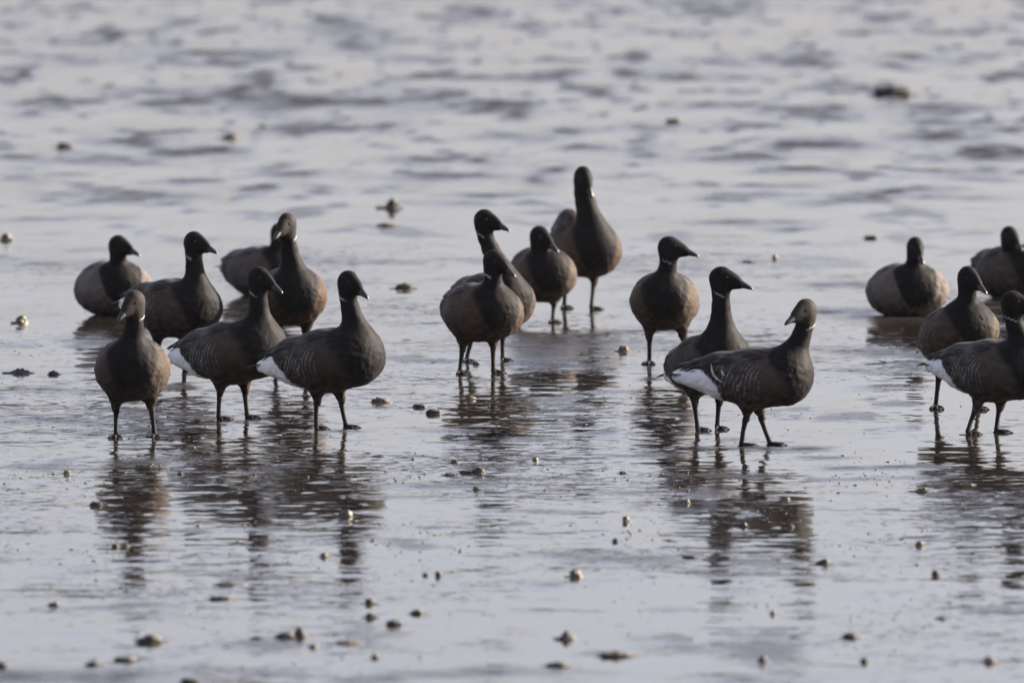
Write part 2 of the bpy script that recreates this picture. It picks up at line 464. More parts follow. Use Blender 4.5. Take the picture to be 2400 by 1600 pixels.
# ------------------------------------------------------------------ geese: one smooth body grown from a distance field
def round_cone(P, a, b, r1, r2):
    ba = b - a
    l2 = ba @ ba
    rr = r1 - r2
    a2 = l2 - rr * rr
    if a2 <= 1e-9:
        return np.minimum(np.linalg.norm(P - a, axis=1) - r1, np.linalg.norm(P - b, axis=1) - r2)
    il2 = 1.0 / l2
    pa = P - a
    y = pa @ ba
    z = y - l2
    q = pa * l2 - np.outer(y, ba)
    x2 = (q * q).sum(1)
    y2 = y * y * l2
    z2 = z * z * l2
    k = np.sign(rr) * rr * rr * x2
    out = (np.sqrt(x2 * a2 * il2) + y * rr) * il2 - r1
    c1 = np.sign(z) * a2 * z2 > k
    c2 = np.sign(y) * a2 * y2 < k
    out = np.where(c2, np.sqrt(x2 + y2) * il2 - r1, out)
    out = np.where(c1, np.sqrt(x2 + z2) * il2 - r2, out)
    return out

def smin(a, b, k):
    h = np.clip(0.5 + 0.5 * (b - a) / k, 0, 1)
    return b + (a - b) * h - k * h * (1 - h)

class Goose:
    def __init__(s, cen, pitch, head, hyaw, hpitch, size, hips, fat, sit, nk=1.0, bs=1.0):
        s.hz = size
        s.size = size * bs
        s.cen = np.array(cen)
        cp, sp = math.cos(pitch), math.sin(pitch)
        # columns: body axes in bird space
        s.B = np.array([[cp, 0, -sp], [0, 1, 0], [sp, 0, cp]]) * 1.0
        s.wy = 1.20 * fat
        s.body = [((0.088, 0.002), 0.081), ((0.0, 0.0), 0.085), ((-0.092, 0.005), 0.065), ((-0.165, 0.006), 0.036), ((-0.222, 0.004), 0.017)]
        if sit: s.body[1] = ((0.0, -0.004), 0.088)
        cz, sz = math.cos(hyaw), math.sin(hyaw)
        ch, sh = math.cos(hpitch), math.sin(hpitch)
        s.hf = np.array([cz * ch, sz * ch, sh])
        s.hs = np.array([-sz, cz, 0.0])
        s.hu = np.cross(s.hf, s.hs)
        s.hc = np.array(head)
        # neck centre line
        A = s.b2l(np.array([0.098, 0, 0.030]))
        E = s.hc - 0.006 * s.hf - np.array([0, 0, 0.022])
        ln = np.linalg.norm(E - A)
        TA = s.B @ np.array([0.35, 0, 1.0]) * ln * 0.9
        TE = np.array([0.10, 0, 1.0]) * ln * 0.9
        s.neck = []
        for t in np.linspace(0, 1, 7):
            h00 = 2*t**3 - 3*t**2 + 1; h10 = t**3 - 2*t**2 + t; h01 = -2*t**3 + 3*t**2; h11 = t**3 - t**2
            s.neck.append(h00 * A + h10 * TA + h01 * E + h11 * TE)
        rr = np.interp(np.linspace(0, 1, 7), [0, .2, .45, .75, 1], [.064, .047, .0305, .0246, .0238])
        s.nr = rr * size * nk
        s.hips = hips
    def b2l(s, p): return s.cen + s.B @ (np.asarray(p) * s.size)
    def l2b(s, P): return ((P - s.cen) @ s.B) / s.size
    def sdf_body(s, P):
        Q = s.l2b(P) / np.array([1, s.wy, 1])
        d = None
        for (a, ra), (b, rb) in zip(s.body[:-1], s.body[1:]):
            e = round_cone(Q, np.array([a[0], 0, a[1]]), np.array([b[0], 0, b[1]]), ra, rb)
            d = e if d is None else smin(d, e, 0.012)
        return d * s.size
    def sdf_neck(s, P):
        d = None
        for i in range(len(s.neck) - 1):
            e = round_cone(P, s.neck[i], s.neck[i + 1], s.nr[i], s.nr[i + 1])
            d = e if d is None else smin(d, e, 0.008)
        return d
    def sdf_head(s, P):
        z = s.hz
        # head-space coordinates, narrowed sideways
        q = P - s.hc
        Q = np.stack([q @ s.hf, (q @ s.hs) / 0.78, q @ s.hu], 1) / z
        d = round_cone(Q, np.array([-0.004, 0, 0.0]), np.array([0.030, 0, -0.007]), 0.0335, 0.0195)
        e = round_cone(Q, np.array([0.022, 0, -0.004]), np.array([0.052, 0, -0.0125]), 0.0205, 0.0128)
        d = smin(d, e, 0.016)
        f = round_cone(Q, np.array([-0.010, 0, -0.004]), np.array([-0.006, 0, -0.030]), 0.0270, 0.0240)
        return smin(d, f, 0.018) * z
    def sdf_legs(s, P):
        d = None
        for (a, b) in s.hips:
            e = round_cone(P, a, b, 0.025 * s.size, 0.0088 * s.size)
            d = e if d is None else np.minimum(d, e)
        return d
    def sdf(s, P):
        d = smin(s.sdf_body(P), s.sdf_neck(P), 0.028)
        d = smin(d, s.sdf_head(P), 0.014)
        if s.hips: d = smin(d, s.sdf_legs(P), 0.022)
        return d
    def grad(s, P, e=0.0015):
        g = np.stack([s.sdf(P + np.eye(3)[i] * e) - s.sdf(P - np.eye(3)[i] * e) for i in range(3)], 1)
        return g / np.maximum(np.linalg.norm(g, axis=1), 1e-9)[:, None]
    def shoot(s, O, D, level, tmax):
        """distance along D from inside point O where the field reaches level (arrays)"""
        lo = np.zeros(len(O)); hi = np.full(len(O), tmax)
        for _ in range(22):
            mid = (lo + hi) / 2
            v = s.sdf(O + D * mid[:, None])
            ins = v < level
            lo = np.where(ins, mid, lo); hi = np.where(ins, hi, mid)
        return O + D * ((lo + hi) / 2)[:, None]

def surface_net(fn, lo, hi, h):
    n = np.ceil((hi - lo) / h).astype(int) + 1
    ax = [lo[i] + h * np.arange(n[i]) for i in range(3)]
    G = np.stack(np.meshgrid(*ax, indexing='ij'), -1)
    v = fn(G.reshape(-1, 3)).reshape(n)
    ins = v < 0
    corners = [(i, j, k) for i in (0, 1) for j in (0, 1) for k in (0, 1)]
    cnt = sum(ins[i:n[0]-1+i, j:n[1]-1+j, k:n[2]-1+k].astype(int) for i, j, k in corners)
    act = (cnt > 0) & (cnt < 8)
    ci = np.argwhere(act)
    vid = -np.ones(act.shape, int); vid[act] = np.arange(len(ci))
    acc = np.zeros((len(ci), 3)); num = np.zeros(len(ci))
    for a in corners:
        for d in range(3):
            if a[d] == 1: continue
            b = list(a); b[d] = 1
            va = v[ci[:, 0]+a[0], ci[:, 1]+a[1], ci[:, 2]+a[2]]; vb = v[ci[:, 0]+b[0], ci[:, 1]+b[1], ci[:, 2]+b[2]]
            m = (va < 0) != (vb < 0)
            t = np.where(m, va / np.where(m, va - vb, 1), 0)
            p = np.array(a, float)[None] + t[:, None] * (np.array(b) - np.array(a))[None]
            acc += np.where(m[:, None], p, 0); num += m
    V = lo + h * (ci + acc / num[:, None])
    faces = []
    for d in range(3):
        e = [0, 0, 0]; e[d] = 1
        s0 = ins[:n[0]-e[0], :n[1]-e[1], :n[2]-e[2]]; s1 = ins[e[0]:, e[1]:, e[2]:]
        ed = np.argwhere(s0 != s1)
        u, w = (d + 1) % 3, (d + 2) % 3
        ok = (ed[:, u] > 0) & (ed[:, w] > 0) & (ed[:, u] < n[u]-1) & (ed[:, w] < n[w]-1)
        ed = ed[ok]
        def cell(du, dw):
            c = ed.copy(); c[:, u] += du; c[:, w] += dw
            return vid[c[:, 0], c[:, 1], c[:, 2]]
        q = np.stack([cell(-1, -1), cell(0, -1), cell(0, 0), cell(-1, 0)], 1)
        flip = ~s0[ed[:, 0], ed[:, 1], ed[:, 2]]
        q[flip] = q[flip][:, ::-1]
        faces.append(q)
    return V, np.vstack(faces)

def tube(pts, rad, n=10):
    """closed tapered tube along pts"""
    V, Fc = [], []
    pts = [Vector(p) for p in pts]
    for i, p in enumerate(pts):
        t = (pts[min(i + 1, len(pts) - 1)] - pts[max(i - 1, 0)]).normalized()
        a = t.orthogonal().normalized() if i == 0 else (a - t * a.dot(t)).normalized()
        b = t.cross(a)
        for j in range(n):
            w = 2 * math.pi * j / n
            V.append(p + (a * math.cos(w) + b * math.sin(w)) * rad[i])
    for i in range(len(pts) - 1):
        for j in range(n):
            Fc.append((i*n+j, i*n+(j+1) % n, (i+1)*n+(j+1) % n, (i+1)*n+j))
    Fc.append(tuple(range(n))[::-1])
    Fc.append(tuple(range((len(pts)-1)*n, len(pts)*n)))
    return V, Fc

def blade(p0, p1, nrm, w, th, bend=0.0, n=8):
    """a single stiff feather from p0 to p1: flat, rounded at the tip"""
    p0, p1, nrm = Vector(p0), Vector(p1), Vector(nrm).normalized()
    t = (p1 - p0); side = t.cross(nrm).normalized(); up = side.cross(t).normalized()
    V, Fc = [], []
    for i in range(n + 1):
        u = i / n
        ww = w * (0.75 + 0.5 * u) * math.sqrt(max(0.0, 1 - max(0, (u - 0.62) / 0.38) ** 2)) * 0.5 + 0.0006
        c = p0 + t * u + up * (bend * 4 * u * (1 - u))
        V += [c - side * ww, c + up * th * 0.5, c + side * ww, c - up * th * 0.5]
    for i in range(n):
        for j in range(4):
            Fc.append((i*4+j, i*4+(j+1) % 4, i*4+4+(j+1) % 4, i*4+4+j))
    Fc.append((3, 2, 1, 0)); Fc.append((n*4, n*4+1, n*4+2, n*4+3))
    return V, Fc

def merge(parts):
    V, Fc = [], []
    for v, f in parts:
        o = len(V)
        V += list(v); Fc += [tuple(i + o for i in q) for q in f]
    return V, Fc

GROUP = 'dark geese standing and resting on the wet mudflat'

rc = random.Random(3)

def make_goose(sp):
    yaw = R(sp['yaw']); size = sp.get('size', 1.0); pitch = R(sp.get('pitch', 0)); sit = sp.get('sit', False)
    fy = sp['base']
    bx, by = sp['body']
    root = ground(bx, fy)
    root.z = 0.0
    Rm = Matrix.Rotation(yaw, 3, 'Z'); Ri = Rm.transposed()
    ctr = at_y(bx, by, root.y)
    cen = Ri @ (ctr - root)
    hx, hy = sp['head']
    hfwd = sp.get('hfwd', 0.135) * size
    hp = at_y(hx, hy, root.y + math.sin(yaw) * hfwd)
    head = Ri @ (hp - root)
    hips = []; feet = []
    e = Goose(cen, pitch, head, R(sp['hyaw']) - yaw, R(sp.get('hpitch', -6)), size, [], sp.get('fat', 1.0), sit, sp.get('nk', 1.0), sp.get('bs', 1.05))
    for i, f in enumerate(sp.get('feet', [])):
        w = ground(*f); w.z = 0.0
        fl = Ri @ (w - root)
        feet.append(fl)
    if feet:
        feet.sort(key=lambda q: q.y)
        for i, fl in enumerate(feet):
            sy = -1 if i == 0 else 1
            hip = e.b2l(np.array([-0.012, sy * 0.046, -0.050]))
            knee = hip + (np.array(fl) - hip) * 0.47
            knee[0] += 0.004
            hips.append((hip, knee))
    e.hips = hips
    g = bpy.data.objects.new('goose', None)
    COL.objects.link(g)
    g.empty_display_size = 0.1
    g.location = root
    g.rotation_euler = (0, 0, yaw)
    tag(g, sp['label'], 'goose', GROUP)
    # ---- body, neck and head: one skin
    lo = np.minimum(e.cen - 0.27 * size, e.hc - 0.08); hi = np.maximum(e.cen + 0.22 * size, e.hc + 0.08)
    lo[1] = min(e.cen[1] - 0.15 * size, e.hc[1] - 0.07); hi[1] = max(e.cen[1] + 0.15 * size, e.hc[1] + 0.07)
    lo[2] = min(e.cen[2] - 0.16 * size, 0.03 if not sit else -0.04)
    V, Q = surface_net(e.sdf, lo, hi, 0.0050)
    for _ in range(2):
        V = V - e.grad(V) * e.sdf(V)[:, None]
    N = e.grad(V)
    bc = e.l2b(V)
    fl = 0.0016 * pn3(bc * np.array([40, 75, 75]), 2) + 0.0014 * pn3(bc * np.array([90, 160, 160]), 5) + 0.0018 * pn3(bc * np.array([16, 24, 24]) + root.x * 31.7, 8)
    rear = sstep(0.02, -0.1, bc[:, 0])
    dB, dN, dH = e.sdf_body(V), e.sdf_neck(V), e.sdf_head(V)
    on_body = sstep(-0.004, 0.01, np.minimum(dN, dH) - dB)
    fl = fl * (0.3 + 0.75 * on_body + 0.5 * rear)
    V = V + N * fl[:, None]
    me = mesh_np('goose_body', V, Q)
    attr(me, 'bodyco', bc, 'FLOAT_VECTOR')
    bw = sp.get('bib', 1.0)
    bib = 1.0 - np.sqrt(((bc[:, 0] - 0.128) / (0.082 * bw)) ** 2 + (bc[:, 1] / (0.070 * bw ** 1.5)) ** 2 + ((bc[:, 2] - 0.045) / (0.102 * bw)) ** 2)
    nk = np.minimum(dN, dH)
    high = (np.maximum(bc[:, 2] - 0.075, -0.02)) * 1.5
    black = np.maximum(np.maximum(bib * 0.08, 0.010 - np.minimum(dH, dN + np.where(bc[:, 2] < 0.07, 0.012, 0))), -0.05)
    attr(me, 'black', black)
    white = 0.1 * (1 - np.sqrt(((bc[:, 0] + 0.235) / sp.get('vent', 0.150)) ** 2 + ((bc[:, 2] + 0.064) / 0.110) ** 2))
    if hips:
        white = np.minimum(white, (e.sdf_legs(V) - 0.006))
    attr(me, 'white', white)
    bars = sstep(-0.125, -0.09, bc[:, 0]) * (1 - sstep(0.0, 0.05, bc[:, 0])) * sstep(-0.062, -0.035, bc[:, 2]) * (1 - sstep(0.035, 0.06, bc[:, 2]))
    bars = bars * sstep(0.035, 0.07, np.abs(bc[:, 1])) * sp.get('bars', 1.0)
    attr(me, 'bars', bars)
    flank = sstep(0.030, 0.075, np.abs(bc[:, 1])) * sstep(-0.07, -0.02, bc[:, 2]) * sstep(0.10, 0.06, bc[:, 2]) * sstep(-0.13, -0.05, bc[:, 0]) * sp.get('flank', 1.0)
    attr(me, 'flank', flank)
    hz = (V - e.hc)
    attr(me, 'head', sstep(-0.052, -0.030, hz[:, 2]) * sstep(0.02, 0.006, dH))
    tint = sp.get('tint', (1, 1, 1))
    b = link('body', me, M_FEA, g); b.color = (*tint, 1.0 if sp.get('brown') else 0.0)  # alpha switches on the painted head sheen
    # ---- folded wings laid on the flanks
    for sy in (-1, 1):
        nu, nv = 26, 14
        O, D, lev, par = [], [], [], []
        for i in range(nu + 1):
            u = i / nu
            xb = 0.070 - 0.255 * u
            th0 = R(4 + 10 * (1 - u) ** 4)
            th1 = R(np.interp(u, [0, .12, .3, .55, .8, 1], [34, 58, 66, 66, 66, 58]))
            for j in range(nv + 1):
                v = j / nv
                th = th0 + (th1 - th0) * v
                rim = (i in (0, nu)) or (j in (0, nv))
                t = 0.0040 * (0.55 + 0.45 * math.sin(math.pi * min(1, v * 1.1))) * min(1, u * 6 + 0.15)
                t += 0.006 * max(0, u - 0.6) / 0.4
                if sy < 0: t += sp.get('lift', 0) * math.exp(-((u - 0.50) / 0.26) ** 2 - ((v - 0.22) / 0.42) ** 2)
                O.append(e.b2l((xb, 0, 0.004))); D.append(e.B @ np.array([-0.08 * v, sy * math.sin(th), math.cos(th)])); lev.append(-0.004 if rim else t); par.append((u, v))
        O = np.array(O); D = np.array(D); D /= np.linalg.norm(D, axis=1)[:, None]
        par = np.array(par); lev = np.array(lev)
        ridge = 0.0012 * np.abs(np.sin(par[:, 1] * 14 + par[:, 0] * 3)) * sstep(0.3, 0.6, par[:, 0])
        W = e.shoot(O, D, lev + np.where(lev > 0, ridge, 0), 0.24 * size)
        Fw = []
        for i in range(nu):
            for j in range(nv):
                q = (i*(nv+1)+j, (i+1)*(nv+1)+j, (i+1)*(nv+1)+j+1, i*(nv+1)+j+1)
                Fw.append(q if sy < 0 else q[::-1])
        wm = mesh_np('wing', W, np.array(Fw))
        attr(wm, 'bodyco', e.l2b(W), 'FLOAT_VECTOR')
        wo = link('wing', wm, M_WING, g); wo.color = (*tint, 0)
        bl = []
        for q in range(5):
            p0 = e.b2l((-0.085 - 0.006 * q, sy * (0.050 - 0.006 * q), 0.052 - 0.004 * q))
            p1 = e.b2l((-0.238 + 0.013 * q - 0.004 * (sy > 0), sy * (0.006 + 0.007 * q), 0.030 - 0.004 * q + 0.002 * (sy > 0)))
            bl.append(blade(p0, p1, e.B @ np.array([0.1, sy * 0.35, 1]), 0.020, 0.0025, 0.008))
        Vb, Fb = merge(bl)
        link('wing_tip', py_mesh('wing_tip', Vb, Fb), M_BLACKF, wo)
    # ---- pale edge of a wing covert, curled on the near side
    if sp.get('covert'):
        for pts in sp['covert']:
            m = 14
            tt = np.linspace(0, 1, m)
            px_ = np.interp(tt, np.linspace(0, 1, len(pts)), [p[0] for p in pts]); pz_ = np.interp(tt, np.linspace(0, 1, len(pts)), [p[1] for p in pts])
            O, D = [], []
            for q in range(m):
                w_ = 0.0024 * math.sin(math.pi * (q + 0.6) / (m + 0.2))
                for k_ in (-1, 1):
                    O.append(e.b2l((px_[q] + k_ * w_, 0, pz_[q] + k_ * w_ * 0.5))); D.append(e.B @ np.array([0, -1.0, 0]))
            P1 = e.shoot(np.array(O), np.array(D), 0.0075, 0.2); P2 = e.shoot(np.array(O), np.array(D), 0.002, 0.2)
            Vc = list(P1) + list(P2); n2 = len(P1); Fc = []
            for q in range(m - 1):
                a_, b_, c_, d_ = 2*q, 2*q+1, 2*q+3, 2*q+2
                Fc += [(a_, b_, c_, d_), (a_, d_, d_+n2, a_+n2), (c_, b_, b_+n2, c_+n2)]
            link('covert_edge', py_mesh('covert_edge', Vc, Fc), M_WHITE, g)
    # ---- tail: short black fan
    bl = []
    for q in range(-3, 4):
        p0 = e.b2l((-0.185, q * 0.004, 0.014 - abs(q) * 0.001))
        p1 = e.b2l((-0.262 + abs(q) * 0.004, q * 0.0105, 0.010 - abs(q) * 0.002))
        bl.append(blade(p0, p1, e.B @ np.array([0, q * 0.05, 1]), 0.015, 0.0022, 0.003))
    Vb, Fb = merge(bl)
    link('tail', py_mesh('tail', Vb, Fb), M_BLACKF, g)
    # ---- bill
    z = size
    secs = [(0.046, -0.0105, 0.0118, 0.0150), (0.056, -0.0128, 0.0102, 0.0128), (0.066, -0.0155, 0.0088, 0.0104), (0.076, -0.0182, 0.0078, 0.0080), (0.084, -0.0205, 0.0064, 0.0058), (0.0895, -0.0228, 0.0042, 0.0036), (0.0915, -0.0242, 0.0016, 0.0014)]
    Vb, Fb = [], []
    n = 12
    for (f, u, w, h) in secs:
        for j in range(n):
            a = 2 * math.pi * j / n
            Vb.append(e.hc + (e.hf * f + e.hs * (w * math.cos(a)) + e.hu * (u + h * math.sin(a) * (1.0 if math.sin(a) > 0 else 0.8))) * z)
    for i in range(len(secs) - 1):
        for j in range(n):
            Fb.append((i*n+j, i*n+(j+1) % n, (i+1)*n+(j+1) % n, (i+1)*n+j))
    Fb.append(tuple(range((len(secs)-1)*n, len(secs)*n)))
    link('bill', py_mesh('bill', Vb, Fb), M_BILL, g)
    # ---- eyes
    for sy in (-1, 1):
        c = e.shoot(np.array([e.hc + e.hf * 0.016 * z + e.hu * 0.006 * z]), np.array([e.hs * sy]), -0.001, 0.05)[0]
        Ve, Fe = [], []
        nr, ns = 6, 10
        for i in range(nr + 1):
            for j in range(ns):
                p, a = math.pi * i / nr, 2 * math.pi * j / ns
                Ve.append(c + 0.0042 * z * np.array([math.sin(p) * math.cos(a), math.sin(p) * math.sin(a), math.cos(p)]))
        for i in range(nr):
            for j in range(ns):
                Fe.append((i*ns+j, (i+1)*ns+j, (i+1)*ns+(j+1) % ns, i*ns+(j+1) % ns))
        link('eye', py_mesh('eye', Ve, Fe), M_EYE, g)
    # ---- white collar marks on the sides of the upper neck
    if sp.get('collar', True):
        axis0 = e.hc - 0.006 * e.hf * z
        hfx = np.array([e.hf[0], e.hf[1], 0]); hfx /= np.linalg.norm(hfx)
        for sy in (-1, 1):
            for s_, (a0, a1, drop, wmax) in enumerate(((rc.uniform(58, 78), rc.uniform(100, 124), -0.0435, rc.uniform(0.0014, 0.0024)), (rc.uniform(48, 70), rc.uniform(80, 96), -0.0490, rc.uniform(0.0008, 0.0016)), (rc.uniform(84, 100), rc.uniform(122, 140), -0.0400, rc.uniform(0.0006, 0.0012)))):
                O, D = [], []
                m = 9
                for i in range(m + 1):
                    t = i / m
                    a = R(a0 + (a1 - a0) * t)
                    zz = drop - 0.008 * math.sin(math.pi * (0.15 + 0.8 * t)) + 0.004 * t + 0.0012 * math.sin(i * 2.3 + s_ + sy)
                    wv = wmax * math.sin(math.pi * (i + 0.5) / (m + 1)) * max(0.05, 0.6 + 0.6 * math.sin(i * 2.4 + 2 * s_ + 3 * sy)) + 0.0001
                    d = hfx * math.cos(a) + e.hs * sy * math.sin(a)
                    for k_ in (-1, 1):
                        O.append(axis0 + np.array([0, 0, (zz + k_ * wv) * z])); D.append(d)
                O = np.array(O); D = np.array(D)
                tcol = (O[:, 2] - e.neck[-2][2]) / max(1e-6, (e.neck[-1][2] - e.neck[-2][2]))
                ctr_ = e.neck[-2] + (e.neck[-1] - e.neck[-2]) * np.clip(tcol, -0.5, 1)[:, None]
                O[:, :2] = ctr_[:, :2]
                P1 = e.shoot(O, D, 0.0012, 0.08)
                P2 = e.shoot(O, D, -0.002, 0.08)
                Vc = list(P1) + list(P2)
                n2 = len(P1); Fc = []
                for i in range(m):
                    a_, b_, c_, d_ = 2*i, 2*i+1, 2*i+3, 2*i+2
                    Fc += [(a_, b_, c_, d_), (a_, d_, d_+n2, a_+n2), (c_, b_, b_+n2, c_+n2)]
                link('neck_collar', py_mesh('neck_collar', Vc, Fc), M_WHITE, g)
    # ---- legs and webbed feet
    for i, flt in enumerate(feet):
        hip, knee = hips[i]
        F0 = np.array(flt)
        top = hip + (knee - hip) * 0.72
        hock = knee + np.array([-0.004, 0, 0])
        ank = F0 + np.array([-0.002, 0, 0.010])
        m1 = hock * 0.5 + ank * 0.5 + np.array([-0.001, 0, 0])
        F0 = F0 - np.array([0, 0, 0.0015])
        V1, F1 = tube([top, top*0.4+hock*0.6, hock, hock*0.75+ank*0.25, m1, ank*0.8+m1*0.2, ank, F0 + np.array([0, 0, 0.002])],
                      [q * size for q in (0.0078, 0.0080, 0.0088, 0.0074, 0.0066, 0.0070, 0.0084, 0.0072)], 12)
        lg = link('leg', py_mesh('leg', V1, F1), M_LEG, g)
        turn = R(random.uniform(-14, 14)) + (-0.12 if i == 0 else 0.12)
        Z = Matrix.Rotation(turn, 3, 'Z')
        L = 0.046 * size
        parts = []
        tips = []
        for a, l in ((-30, 0.94), (0, 1.1), (30, 0.96)):
            d = Z @ Vector((math.cos(R(a)), math.sin(R(a)), 0))
            o = Vector(F0)
            tip = o + d * L * l
            tips.append(tip)
            parts.append(tube([o + Vector((0, 0, .007)), o + d*L*.35*l + Vector((0, 0, .0075)), o + d*L*.7*l + Vector((0, 0, .0062)), tip + Vector((0, 0, .0025))], [.0062*size, .0052*size, .0046*size, .0016*size], 8))
        d = Z @ Vector((-1, 0.25, 0))
        parts.append(tube([Vector(F0) + Vector((0, 0, .008)), Vector(F0) + d*.014 + Vector((0, 0, .002))], [.004*size, .0016*size], 6))
        o = Vector(F0)
        wt = []
        for a_, b_ in ((0, 1), (1, 2)):
            mid = (tips[a_] + tips[b_]) / 2 * 0.82 + o * 0.18
            wt += [o, tips[a_] * 0.93 + o * 0.07, mid, tips[b_] * 0.93 + o * 0.07]
        Vw, Fw = [], []
        for q in (0, 4):
            k0 = len(Vw)
            Vw += [p + Vector((0, 0, .0058)) for p in wt[q:q+4]] + [p + Vector((0, 0, .0018)) for p in wt[q:q+4]]
            Fw += [(k0, k0+1, k0+2, k0+3), (k0+7, k0+6, k0+5, k0+4)] + [(k0+j, k0+4+j, k0+4+(j+1) % 4, k0+(j+1) % 4) for j in range(4)]
        parts.append((Vw, Fw))
        Vf, Ff = merge(parts)
        link('foot', py_mesh('foot', Vf, Ff), M_LEG, lg)
    return g

GEESE = [
 dict(label='goose with painted sky-grey tint resting on its belly at the far left, head in profile', body=(265, 674), base=737, yaw=-78, head=(280, 575), hyaw=-38, sit=True, tint=(1.9, 1.95, 2.05), fat=1.16, bars=0.5, collar=False),  # raised tint puts grazing sky light into the plumage colour
 dict(label='goose standing just behind the sheen-headed goose at far left, facing right', body=(405, 722), base=868, yaw=-48, bib=1.15, head=(458, 568), hyaw=-38, feet=[(362, 866), (433, 868)], tint=(.85, .75, .7)),
 dict(label='goose with painted brown head sheen, facing the camera at far left, bill turned left', body=(311, 866), base=1025, yaw=-90, head=(313, 709), hyaw=-126, hpitch=-20, feet=[(272, 1026), (362, 1025)], brown=True, tint=(.9, .8, .72)),
 dict(label='goose with white vent and black forked tail tip, left of the pair with white rumps', body=(545, 826), base=982, yaw=-41, pitch=7, bs=1.08, bib=1.25, head=(610, 652), hyaw=-38, hpitch=-12, feet=[(514, 983), (581, 980)], tint=(.85, .8, .78)),
 dict(label='dark grey goose crouched low, head hidden behind the tall sheen-headed goose', body=(612, 636), base=690, yaw=-55, bs=1.0, head=(654, 546), hyaw=-75, sit=True, tint=(1.2, 1.2, 1.3), bars=.3, collar=False, fat=1.1, vent=0.08),
 dict(label='tall goose with painted brown head sheen, facing the camera with rusty sunlit flank, legs hidden by neighbours', body=(684, 694), base=862, yaw=-85, head=(671, 525), hyaw=-118, hpitch=-16, feet=[(646, 862), (715, 861)], brown=True, tint=(1.0, .8, .66)),
 dict(label='black-headed goose in profile with white wedge under its tail, right of its pair', body=(768, 845), base=1004, yaw=-36, pitch=7, bs=1.08, bib=1.3, head=(819, 662), hyaw=-48, hpitch=-14, feet=[(743, 1006), (812, 1003)], tint=(.78, .74, .72)),
 dict(label='long-necked goose standing behind a shorter goose, bill pointing right above it', body=(1150, 707), base=847, yaw=-62, head=(1139, 516), hyaw=-32, feet=[(1095, 848), (1179, 846)], tint=(1, .86, .74)),
 dict(label='plump goose in front of the long-necked one, head lowered to the right', body=(1124, 732), base=875, yaw=-68, head=(1160, 612), hyaw=-38, hpitch=-16, feet=[(1079, 876), (1157, 874)], tint=(1, .86, .74), fat=1.05),
 dict(label='short-necked goose with pale brown flank in front of the tallest goose', body=(1268, 643), base=755, yaw=-80, head=(1267, 554), hyaw=-42, hpitch=-18, feet=[(1214, 753), (1296, 756)], tint=(1.15, 1.05, .95), collar=False, fat=1.02),
 dict(label='tallest goose with neck stretched straight up at the back of the flock', body=(1365, 582), base=723, yaw=-74, pitch=-5, size=1.04, nk=1.22, lift=0.042, head=(1368, 416), hyaw=-66, hpitch=-28, feet=[(1323, 722), (1387, 725)], tint=(1, .85, .75), collar=False, fat=1.02),
 dict(label='goose facing the camera alone with head in sharp profile, wide brown belly', body=(1558, 706), base=852, yaw=-91, head=(1572, 579), hyaw=-6, hpitch=-4, feet=[(1522, 853), (1612, 851)], tint=(1.05, .92, .8)),
 dict(label='black-headed goose standing behind the goose whose head is turned back', body=(1655, 855), base=1008, yaw=-62, bs=1.0, pitch=12, bib=1.2, head=(1695, 652), hyaw=-14, hpitch=-5, feet=[(1636, 1009), (1682, 1006)], tint=(.85, .8, .75), bars=.3),
 dict(label='goose side-on with big white vent, head with painted brown sheen turned back left, nearest the camera', body=(1768, 886), base=1045, yaw=-10, bib=1.32, head=(1886, 728), hyaw=-132, hpitch=-9, feet=[(1740, 1046), (1806, 1044)], brown=True, tint=(.95, .9, .88), vent=0.148, bs=1.0, covert=[[(-.114, .044), (-.111, .028), (-.104, .012), (-.092, 0), (-.078, -.008)], [(-.082, .028), (-.078, .016), (-.072, .010)]]),
 dict(label='goose with painted pale sky tint lying on the mud at right, facing the camera', body=(2126, 680), base=738, yaw=-80, head=(2146, 580), hyaw=-72, hpitch=-20, sit=True, tint=(1.8, 1.85, 1.9), bars=.4, collar=False, fat=1.22),  # pale tint: bluish sky light painted into the body colour
 dict(label='dark goose lying at the far right edge behind the others', body=(2365, 638), base=697, yaw=-62, head=(2367, 554), hyaw=-60, hpitch=-15, sit=True, tint=(.9, .88, .86), bars=.3, collar=False),
 dict(label='goose with upright slanted body behind the cropped goose, looking right', body=(2240, 790), base=958, yaw=-72, pitch=14, head=(2271, 651), hyaw=-52, hpitch=-14, feet=[(2194, 957), (2294, 959)], tint=(.95, .85, .75), collar=False),
 dict(label='goose cut off by the right edge, white rump and bent leg at left', body=(2330, 868), base=1015, yaw=-40, bib=1.2, head=(2378, 709), hyaw=-15, feet=[(2270, 1018), (2337, 1014)], tint=(.95, .92, .9)),
]
for sp in GEESE: make_goose(sp)

# ------------------------------------------------------------------ lumps of mud, stones and shells lying on the flat
def ico(sub):
    import bmesh
    bm = bmesh.new()
    bmesh.ops.create_icosphere(bm, subdivisions=sub, radius=1.0)
    V = np.array([v.co[:] for v in bm.verts]); Fc = [[v.index for v in f.verts] for f in bm.faces]
    bm.free()
    return V, Fc
ICO2, ICO3 = ico(2), ico(3)

def blob(c, r, seed, rough=0.25, freq=1.6, I=ICO2):
    V, Fc = I
    d = 1 + rough * pn3(V * freq, seed) + rough * 0.5 * pn3(V * freq * 2.4, seed + 9)
    W = V * d[:, None] * np.array(r) + np.array(c)
    return W.tolist(), Fc

